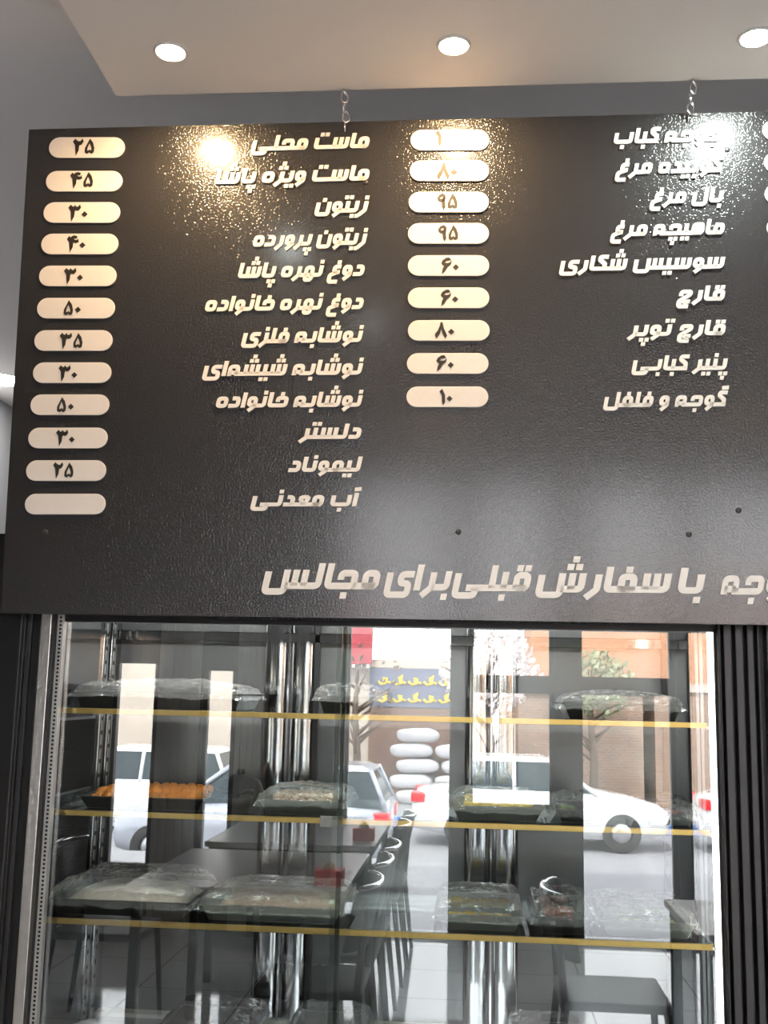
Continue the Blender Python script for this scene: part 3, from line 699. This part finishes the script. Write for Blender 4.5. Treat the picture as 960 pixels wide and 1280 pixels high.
def skewers(tr, n, m, label, group, rod=True, r=.016):
    t, cx, cy, w, d, z = tr
    t0 = None
    for i in range(n):
        y = cy - d + r + .006 + (2 * d - 2 * r - .012) * i / max(1, n - 1); ang = random.uniform(-.03, .03)
        if t0 is None or i == 0:
            t0 = thing('kebab_skewer', label, 'kebab skewer', (cx, y, z + r + .006), ang, group); mb = MB(); x = -w + r * 1.4; k = 0
            while x < w - r * 1.4:
                mb.sphere((x, 0, 0), r, 10, (1.15, 1, .9), .5, i * 13 + k); x += r * 1.55; k += 1
            mb.build('meat', M[m], t0)
            MB().tube([(-w * .98, 0, 0), (w * .98, 0, 0)], .0022, 6).build('skewer_rod', M['chrome'], t0)
        else: dup(t0, (cx, y, z + r + .006 + (.012 if i % 2 else 0)), ang)
def lumps(tr, specs, label, group, name, cat):
    t, cx, cy, w, d, z = tr
    base = None
    n, m, r, sz = specs
    for i in range(n):
        mx, my = max(.01, w - r * sz[0] - .004), max(.01, d - r * max(sz[0], sz[1]) - .004); x = cx + (-1 + 2 * (i % 4) / 3) * mx; y = cy + (-1 + 2 * (i // 4) / max(1, (n - 1) // 4)) * my
        if base is None:
            base = MB().sphere((0, 0, 0), r * .86, 14, sz, .55, random.random() * 9).build(name, M[m]); tag(base, label, cat, group); o = base
        else:
            o = base.copy(); COL.objects.link(o)
        o.location = (x, y, z + r * sz[2] * 1.15 + random.uniform(0, .004)); o.rotation_euler = (0, 0, random.uniform(-.8, .8))
def mound(tr, m, label, hh=.05, nm='minced_meat_mound', cat='minced meat'):
    t, cx, cy, w, d, z = tr
    def fn(u, v):
        a, b = u * 2 - 1, v * 2 - 1; e = max(abs(a), abs(b)); q = (1 - min(1, a * a)) ** .5 * (1 - min(1, b * b)) ** .5
        nz = noise.noise(Vector((a * 6, b * 6, 3.3))) * .012 + noise.noise(Vector((a * 17, b * 17, 1.3))) * .007
        return (a * w * .98, b * d * .98, .001 + hh * q ** .6 + nz * q)
    o = MB().grid(fn, 40, 30).build(nm, M[m], loc=(cx, cy, z)); tag(o, label, cat); return o
# top shelf
T = tray('wide dark tray under cling film at the left end of the top shelf', 82, 300, 0, 3.10, 3.42, .05, seed=1)
lumps(T, (8, 'pale', .026, (1.5, 1, .7)), 'pale chicken piece in the film-covered tray at the left of the top shelf', 'chicken pieces at the left of the top shelf', 'chicken_piece', 'chicken')
T = tray('small film-wrapped tray just right of the first chrome pilaster on the top shelf', 390, 470, 0, 3.16, 3.42, .05, seed=2)
lumps(T, (6, 'pale', .02, (1.2, 1, .7)), 'pale chicken piece in the small tray in the middle of the top shelf', 'chicken pieces in the middle of the top shelf', 'chicken_piece', 'chicken')
T = tray('film-covered tray at the right end of the top shelf', 702, 858, 0, 3.10, 3.40, .045, seed=3)
lumps(T, (8, 'pale', .022, (1.4, 1, .7)), 'pale chicken piece in the right end tray of the top shelf', 'chicken pieces at the right of the top shelf', 'chicken_piece', 'chicken')
# middle shelf
T = tray('dark tray heaped with orange kebab skewers at the left of the middle shelf', 98, 258, 1, 3.10, 3.40, .035, film=0, seed=4)
skewers(T, 6, 'meat_orange', 'orange marinated kebab skewer in the tray at the left of the middle shelf', 'orange skewers on the middle shelf', r=.0175)
t = thing('black_pan', 'black pan with a long handle beside the orange skewers on the middle shelf', 'pan', (at(291, 1000, 3.18).x, 3.17, SZ[1] + .0045), 1.5); t.scale = (.78, .78, .78)
MB().lathe([(0, 0), (.06, 0), (.075, .05), (.078, .05), (.066, .004), (0, .004)], (0, 0, 0), 28).build('bowl', M['blackp'], t)
MB().tube([(.074, 0, .045), (.11, -.02, .06), (.17, -.03, .055)], .008, 8).build('handle', M['blackp'], t)
t = thing('black_bowl', 'black upturned round bowl behind the black pan on the middle shelf', 'bowl', (at(300, 1000, 3.47).x, 3.47, SZ[1] + .0045))
MB().lathe([(.085, 0), (.082, .01), (.06, .06), (.02, .078), (0, .08)], (0, 0, 0), 28).build('dome', M['blackp'], t)
MB().lathe([(0, .095), (.012, .093), (.012, .08), (.008, .078)], (0, 0, 0), 14).build('knob', M['blackp'], t)
T = tray('film-wrapped tray of minced kebab in front of the first chrome pilaster on the middle shelf', 322, 432, 1, 3.10, 3.40, .04, steel=True, seed=5)
skewers(T, 5, 'mince', 'brown minced kebab skewer in the tray in front of the first chrome pilaster', 'brown skewers on the middle shelf')
T = tray('film-wrapped tray of yellow chicken in front of the second chrome pilaster on the middle shelf', 562, 682, 1, 3.10, 3.42, .04, steel=True, seed=6)
lumps(T, (8, 'yellow', .026, (1.3, 1, .8)), 'yellow chicken piece in the tray in front of the second chrome pilaster', 'yellow chicken on the middle shelf', 'chicken_piece', 'chicken')
T = tray('dark film-covered tray right of the yellow chicken on the middle shelf', 691, 750, 1, 3.12, 3.40, .035, seed=7)
lumps(T, (5, 'green', .018, (1.8, .8, .7)), 'green pepper in the dark tray right of the yellow chicken', 'green peppers on the middle shelf', 'green_pepper', 'pepper')
T = tray('small dark tray at the right end of the middle shelf', 800, 872, 1, 3.12, 3.40, .035, seed=8)
lumps(T, (4, 'meat_red', .02, (1.5, 1, .7)), 'piece of red meat in the small tray at the right end of the middle shelf', 'red meat on the middle shelf', 'meat_piece', 'meat')
# lower shelf
T = tray('wide film-covered tray of pale chicken at the left end of the lowest shelf', 66, 245, 2, 3.08, 3.44, .045, film=.06, seed=9)
mound(T, 'pale', 'pale heap of chicken in the left end tray of the lowest shelf', .06, 'chicken_mound', 'chicken')
T = tray('film-covered tray heaped with minced meat left of centre on the lowest shelf', 256, 432, 2, 3.08, 3.44, .045, steel=True, film=.035, seed=10)
mound(T, 'mince', 'pinkish brown mound of minced meat in the tray left of centre on the lowest shelf')
T = tray('film-wrapped steel tray in front of the second chrome pilaster on the lowest shelf', 545, 655, 2, 3.08, 3.42, .045, steel=True, film=.04, seed=11)
lumps(T, (8, 'yellow', .022, (1.3, 1, .8)), 'yellow chicken piece in the lowest shelf tray before the second pilaster', 'yellow chicken on the lowest shelf', 'chicken_piece', 'chicken')
T = tray('dark film-covered tray of red meat on the lowest shelf right of the second pilaster', 668, 742, 2, 3.08, 3.42, .045, film=.04, seed=12)
skewers(T, 4, 'meat_red', 'red meat skewer in the dark tray right of the second pilaster', 'red skewers on the lowest shelf')
T = tray('long film-covered tray of green peppers at the right end of the lowest shelf', 748, 868, 2, 3.08, 3.42, .045, steel=True, film=.035, seed=13)
lumps(T, (8, 'green', .02, (1.9, .8, .8)), 'green pepper in the long tray at the right end of the lowest shelf', 'green peppers on the lowest shelf', 'green_pepper', 'pepper')
q = at(414, 1027, 3.042)
o = MB().grid(lambda u, v: ((u - .5) * .062, -.004 * math.sin(u * 5) - .0015, (v - .5) * .03), 8, 4).build('paper_tag', M['white'], loc=(q.x, 3.0435, q.z)); tag(o, 'small white paper tag on the gold edge of the middle shelf', 'paper tag')
so = o.modifiers.new('solid', 'SOLIDIFY'); so.thickness = .0006
# on the deck at the bottom
for (a, b, lab, sd, y0) in ((205, 322, 'dark film-covered tray on the fridge floor left of the first pilaster', 14, 3.22), (362, 460, 'dark film-covered tray on the fridge floor right of the first pilaster', 15, 3.22), (640, 735, 'dark film-covered tray on the fridge floor right of the second pilaster', 16, 3.22)):
    T = tray(lab, a, b, 0, y0, 3.56, .06, film=.05, z=DECK + .007, seed=sd)
    lumps(T, (6, 'chrome', .016, (1.4, 1, .8)), 'silver foil parcel in the fridge floor tray ' + lab.split('floor ')[1], 'foil parcels ' + lab.split('floor ')[1], 'foil_parcel', 'food parcel')
c = at(104, 1272, 3.2)
o = MB().sphere((0, 0, 0), .06, 18, (1.25, 1, .8), .3, 4).build('dough_bag', M['sack'], loc=(max(c.x, FX0 + .125), 3.2, DECK + .062)); tag(o, 'white tied bag on the fridge floor at the left corner', 'bag')

# ------------------------------------------------------------------ dining room behind the camera (seen in the glass)
def table(x, y, w, d, label):
    t = thing('dining_table', label, 'table', (x, y, 0))
    MB().box(-w / 2, -d / 2, .72, w / 2, d / 2, .75).build('table_top', M['table'], t, bev=.004)
    for sx in (-1, 1):
        for sy in (-1, 1): MB().box(sx * (w / 2 - .04) - .02, sy * (d / 2 - .04) - .02, 0, sx * (w / 2 - .04) + .02, sy * (d / 2 - .04) + .02, .72).build('leg', M['blackp'], t)
    MB().box(-w / 2 + .03, -d / 2 + .03, .67, w / 2 - .03, d / 2 - .03, .719).build('apron', M['blackp'], t)
    return t
def chair(x, y, rz, label, group):
    t = thing('dining_chair', label, 'chair', (x, y, 0), rz, group)
    MB().box(-.21, -.21, .43, .21, .21, .465).build('seat', M['blackp'], t, bev=.012)
    def fn(u, v):
        a = (u - .5) * 2.2; return (.23 * math.sin(a), -.215 + .13 * (1 - math.cos(a)) - .05 * v, .60 + .24 * v)
    b = MB().grid(fn, 14, 4).build('backrest', M['blackp'], t); so = b.modifiers.new('solid', 'SOLIDIFY'); so.thickness = .02
    MB().tube([fn(k / 14, 1.0) for k in range(15)], .011, 8).build('top_rail', M['chrome'], t)
    for sx in (-1, 1):
        MB().tube([(sx * .19, .19, .43), (sx * .215, .22, 0)], [.016, .011], 8).build('leg', M['blackp'], t)
        MB().tube([(sx * .17, -.22, .80), (sx * .19, -.19, .43), (sx * .215, -.24, 0)], [.012, .016, .011], 8).build('leg', M['blackp'], t)
    return t
table(-1.03, .70, .95, 1.1, 'long grey topped dining table nearest the fridge on the left, seen reflected in the glass')
table(-1.03, -.72, .95, 1.2, 'shorter grey topped dining table by the storefront on the left, seen reflected in the glass')
table(1.2, 1.5, .8, .7, 'grey topped dining table on the right, seen reflected in the glass')
c0 = chair(-.64, 1.50, PI / 2, 'black dining chair in the row along the left tables, seen reflected in the glass', 'chairs along the left tables')
for y in (.94, .46, -.42, -.92): dup(c0, (-.64, y, 0), PI / 2)
for y in (.70,):
    q = dup(c0, (-1.76, y, 0), -PI / 2, label='black dining chair on the far side of the left tables, seen reflected in the glass'); q['group'] = 'chairs behind the left tables'
q = dup(c0, (.53, 1.5, 0), -PI / 2, label='black dining chair beside the right table, standing in for dark legs in the glass'); del q['group']  # chair put here in place of a dark leg-like shape
for x, y, lab in ((-.64, 1.10, 'pink napkin box on the left table nearest the fridge'), (-.64, -.35, 'pink napkin box on the left table by the storefront')):
    t = thing('napkin_box', lab, 'napkin box', (x, y, .75)); MB().box(-.06, -.05, 0, .06, .05, .07).build('box', M['napkin'], t, bev=.004)
    MB().grid(lambda u, v: ((u - .5) * .07, (v - .5) * .02 + .01 * math.sin(u * 9), .07 + .035 * (1 - (2 * v - 1) ** 2) * math.sin(PI * u)), 10, 6).build('napkin', M['white'], t)

# ------------------------------------------------------------------ the street outside (seen in the glass)
GZ = -.90
struct('pavement', MB().box(-20, -5.0, GZ - .2, 20, YW - .25, -.04), M['asphalt'])
struct('street', MB().box(-60, -60, GZ - .3, 60, -5.0, GZ), M['asphalt'])
def mirror_at(px, py, real_y): return at(px, py, 2 * D - real_y)
def car(x, y, rz, m, label, hatch=False):
    t = thing('parked_car', label, 'car', (x, y, GZ), rz)
    Lh = 2.1 if not hatch else 1.95
    # stations along the car: x, sill z, shoulder z, half width
    st = [(-Lh, .42, .70, .62), (-Lh + .06, .28, .84, .76), (-Lh + .45, .22, .92, .83), (-.9, .20, .94, .85), (.2, .20, .93, .85), (.95, .20, .90, .84), (1.55, .22, .80, .80), (Lh - .1, .28, .68, .72), (Lh, .40, .58, .58)]
    if hatch: st[0] = (-Lh, .40, .90, .70); st[1] = (-Lh + .05, .28, .95, .78)
    ns = []
    for sx, z0, z1, hw in st: ns.append([(sx, -hw * .9, z0), (sx, -hw, z0 + .15), (sx, -hw, z1 - .12), (sx, -hw * .92, z1), (sx, 0, z1 + .03), (sx, hw * .92, z1), (sx, hw, z1 - .12), (sx, hw, z0 + .15), (sx, hw * .9, z0)])
    vs = [p for r_ in ns for p in r_]; k = 9
    fs = [(i * k + j, i * k + j + 1, (i + 1) * k + j + 1, (i + 1) * k + j) for i in range(len(ns) - 1) for j in range(k - 1)] + [(i * k + k - 1, i * k, (i + 1) * k, (i + 1) * k + k - 1) for i in range(len(ns) - 1)]
    fs += [tuple(reversed(range(k))), tuple((len(ns) - 1) * k + j for j in range(k))]
    MB().add(vs, fs, True).build('body', M[m], t)
    ra, rb = (-1.12, .22) if not hatch else (-Lh + .28, .30)
    ba, bb = (-1.52, .92) if not hatch else (-Lh + .04, 1.0)
    MB().hexa([(ba, -.78, .90), (bb, -.78, .88), (bb, .78, .88), (ba, .78, .90)], [(ra, -.60, 1.40), (rb, -.60, 1.40), (rb, .60, 1.40), (ra, .60, 1.40)]).build('windows', M['carglass'], t, bev=.04)
    MB().hexa([(ra - .05, -.63, 1.38), (rb + .05, -.63, 1.38), (rb + .05, .63, 1.38), (ra - .05, .63, 1.38)], [(ra + .12, -.52, 1.46), (rb - .15, -.52, 1.46), (rb - .15, .52, 1.46), (ra + .12, .52, 1.46)]).build('roof', M[m], t, bev=.03)
    for sy in (-1, 1):
        for xa, xb in ((ba, ra), (bb, rb), (-.42, -.42)): MB().tube([(xa, sy * .785, .88), (xb, sy * .61, 1.41)], .035, 8).build('pillar', M[m], t)
        for sx in (-1.25, 1.3):
            w = MB().lathe([(.17, -.09), (.29, -.10), (.31, -.06), (.31, .06), (.29, .10), (.17, .09)], (sx, sy * .74, .31), 28, 'y').build('wheel', M['tyre'], t)
            MB().lathe([(0, -.11), (.06, -.11), (.17, -.085), (.18, .0), (.17, .085), (.06, .11), (0, .11)], (sx, sy * .74, .31), 20, 'y').build('hub_cap', M['steel_flat'], w)
        MB().box(-Lh - .01, sy * .42, .70, -Lh + .22, sy * .80, .86).build('tail_lamp', M['tail'], t, bev=.02)
        MB().box(Lh - .14, sy * .50 - .12, .56, Lh - .04, sy * .50 + .12, .66).build('head_lamp', M['chrome'], t, bev=.02)
    MB().box(-Lh - .03, -.62, .36, -Lh + .05, .62, .52).build('bumper', M[m], t, bev=.03)
    return t
YC = -13.0
p = mirror_at(770, 1030, YC); car(p.x - 1.3, YC, 0, 'carwhite', 'white sedan parked across the street opposite the right windows, seen reflected')
p = mirror_at(866, 1010, YC); car(p.x + 2.15, YC - .1, 0, 'carwhite', 'white sedan at the far right of the street, seen reflected')
p = mirror_at(300, 950, YC); car(p.x - 1.95, YC, PI, 'carwhite', 'white hatchback parked opposite the left windows, seen reflected', True)
p = mirror_at(492, 990, -9.8); car(p.x - 1.95, -9.8, PI, 'carsilver', 'silver car with red tail lamps driving past the door, seen reflected', True)
# kerb, buildings
struct('kerb', MB().box(-20, -15.0, GZ, 20, -14.8, GZ + .16), M['blue'])
struct('far_pavement', MB().box(-20, -18.2, GZ - .1, 20, -15.0, GZ + .14), M['asphalt'])
YF = -18.2
def facade(x0, x1, h, m, label, name='street_building'):
    t = thing(name, label, 'building', ((x0 + x1) / 2, YF - 1.5, GZ)); w = (x1 - x0) / 2
    MB().box(-w, -1.5, 0, w, 1.5, h).build('wall', M[m], t); MB().box(-w - .08, -1.58, h, w + .08, 1.58, h + .18).build('coping', M['stone'], t)
    return t
bA = facade(-12, -4.55, 5.0, 'stone', 'pale stone shop building across the street at the left, seen reflected')
bB = facade(-4.3, .3, 3.0, 'stone', 'pale shop front with yellow lettered sign across the street, seen reflected')
bC = facade(.55, 3.6, 2.5, 'brick', 'low tan brick wall across the street beside the shop, seen reflected', 'brick_wall')
bD = facade(3.85, 12, 2.6, 'brick', 'long tan brick building across the street at the right, seen reflected')
t = thing('orange_building', 'taller orange brick building rising behind the tan brick wall, seen reflected', 'building', (4.6, YF - 6.5, GZ))
MB().box(-3.2, -2, 0, 6, 2, 4.6).build('wall', M['brick_orange'], t); MB().box(-3.3, -2.1, 4.6, 6.1, 2.1, 4.8).build('coping', M['stone'], t)
# shop front details
sp = mirror_at(518, 860, YF + .1)
w = 1.0
t = thing('shop_sign', 'dark blue shop sign with yellow strokes on the pale shop front, seen reflected', 'sign', (sp.x, YF + .06, sp.z))
MB().box(-w, -.05, -.42, w, .02, .42).build('sign_panel', M['signblue'], t, bev=.01)
for rw, zz in ((0, .16), (1, -.22)):
    for k in range(5):
        x = -.82 + k * .34
        q = MB().tube([(x, .03, zz - .02), (x + .07, .03, zz - .09), (x + .17, .03, zz - .07), (x + .20, .03, zz + .04 + .08 * ((k + rw) % 2)), (x + .13, .03, zz + .05), (x + .14, .03, zz - .02), (x + .29, .03, zz - .06)], .032, 6); q.build('sign_stroke', M['yellowsign'], t)
t = thing('shop_shutter', 'brown ribbed shutter below the shop sign, seen reflected', 'shutter', (sp.x, YF + .04, GZ))
mb = MB()
mb.box(-w, -.02, .14, w, .0, 2.12)
for k in range(23): mb.box(-w, -.02, .14 + k * .085, w, .03, .14 + k * .085 + .075)
mb.build('slats', M['brown'], t)
sk = None
i = 0
for row, n in enumerate((2, 2, 2, 2, 1)):
    for k in range(n):
        pp = mirror_at(522 - (row % 2) * 8, 960, YF + .7)
        x, z = pp.x + k * .96, GZ + .14 + .16 + row * .318
        if sk is None:
            sk = MB(); sp_ = lambda v, e: math.copysign(abs(v) ** e, v)
            sk.grid(lambda u, v: (.46 * sp_(math.cos(2 * PI * u), .45) * max(.12, math.sin(PI * v)) ** .5, .24 * sp_(math.sin(2 * PI * u), .6) * max(.12, math.sin(PI * v)) ** .5, -.145 * sp_(math.cos(PI * v), .8) + .012 * math.sin(9 * u + 7 * v)), 28, 12)
            sk = sk.build('flour_sack', M['sack']); tag(sk, 'white sack in the pile outside the shop, seen reflected', 'sack', 'sacks outside the shop'); o = sk
        else: o = sk.copy(); COL.objects.link(o)
        o.location = (x, YF + .7, z)
pm = mirror_at(441, 810, YF + .3)
t = thing('maroon_awning', 'maroon awning board at the left end of the shop front, seen reflected', 'awning', (pm.x, YF + .28, pm.z))
MB().box(-.42, -.15, -.35, .42, .15, 1.2).build('board', M['maroon'], t, bev=.01)
mb = MB()
for k in range(8): mb.box(-.42 + k * .105, -.14, -.43, -.42 + k * .105 + .06, .14, -.35)
mb.build('valance', M['white'], t)
# trees
def tree(px, real_y, h, r, m, label, seed, n=420):
    q = mirror_at(px, 900, real_y); t = thing('street_tree', label, 'tree', (q.x, real_y, GZ)); rng = random.Random(seed)
    br = MB().tube([(0, 0, 0), (.04, .02, h * .3), (-.03, 0, h * .55), (.02, .03, h * .8)], [.10, .08, .06, .03], 8)
    for k in range(16):
        a = rng.uniform(0, 2 * PI); z = h * rng.uniform(.3, .7); l = r * rng.uniform(.6, 1.0)
        br.tube([(0, 0, z), (math.cos(a) * l * .5, math.sin(a) * l * .5, z + l * .35), (math.cos(a) * l, math.sin(a) * l, z + l * .6)], [.035, .022, .008], 6)
    br.build('trunk', M['bark'], t)
    cr = MB()
    for k in range(n):
        d = Vector((rng.gauss(0, 1), rng.gauss(0, 1), rng.gauss(0, 1))).normalized() * r * rng.uniform(.35, 1.0) ** .6
        c = Vector((0, 0, h * .72)) + Vector((d.x, d.y, d.z * .8)); a = Vector((rng.gauss(0, 1), rng.gauss(0, 1), rng.gauss(0, 1))).normalized(); b = a.orthogonal().normalized(); e = a.cross(b)
        s = rng.uniform(.05, .11)
        cr.add([c - b * s, c + e * s * .6, c + b * s, c - e * s * .6], [(0, 1, 2, 3)])
    cr.build('crown', M[m], t)
tree(612, -16.1, 4.1, 1.05, 'blossom', 'pale blossoming tree across the street left of the sedan, seen reflected', 3, 900)
tree(740, -17.0, 3.8, .88, 'leaf', 'pale green tree across the street behind the sedan, seen reflected', 5, 800)
tree(445, -16.8, 3.8, 1.1, 'bark', 'bare thin tree in front of the shop, seen reflected', 8, 60)
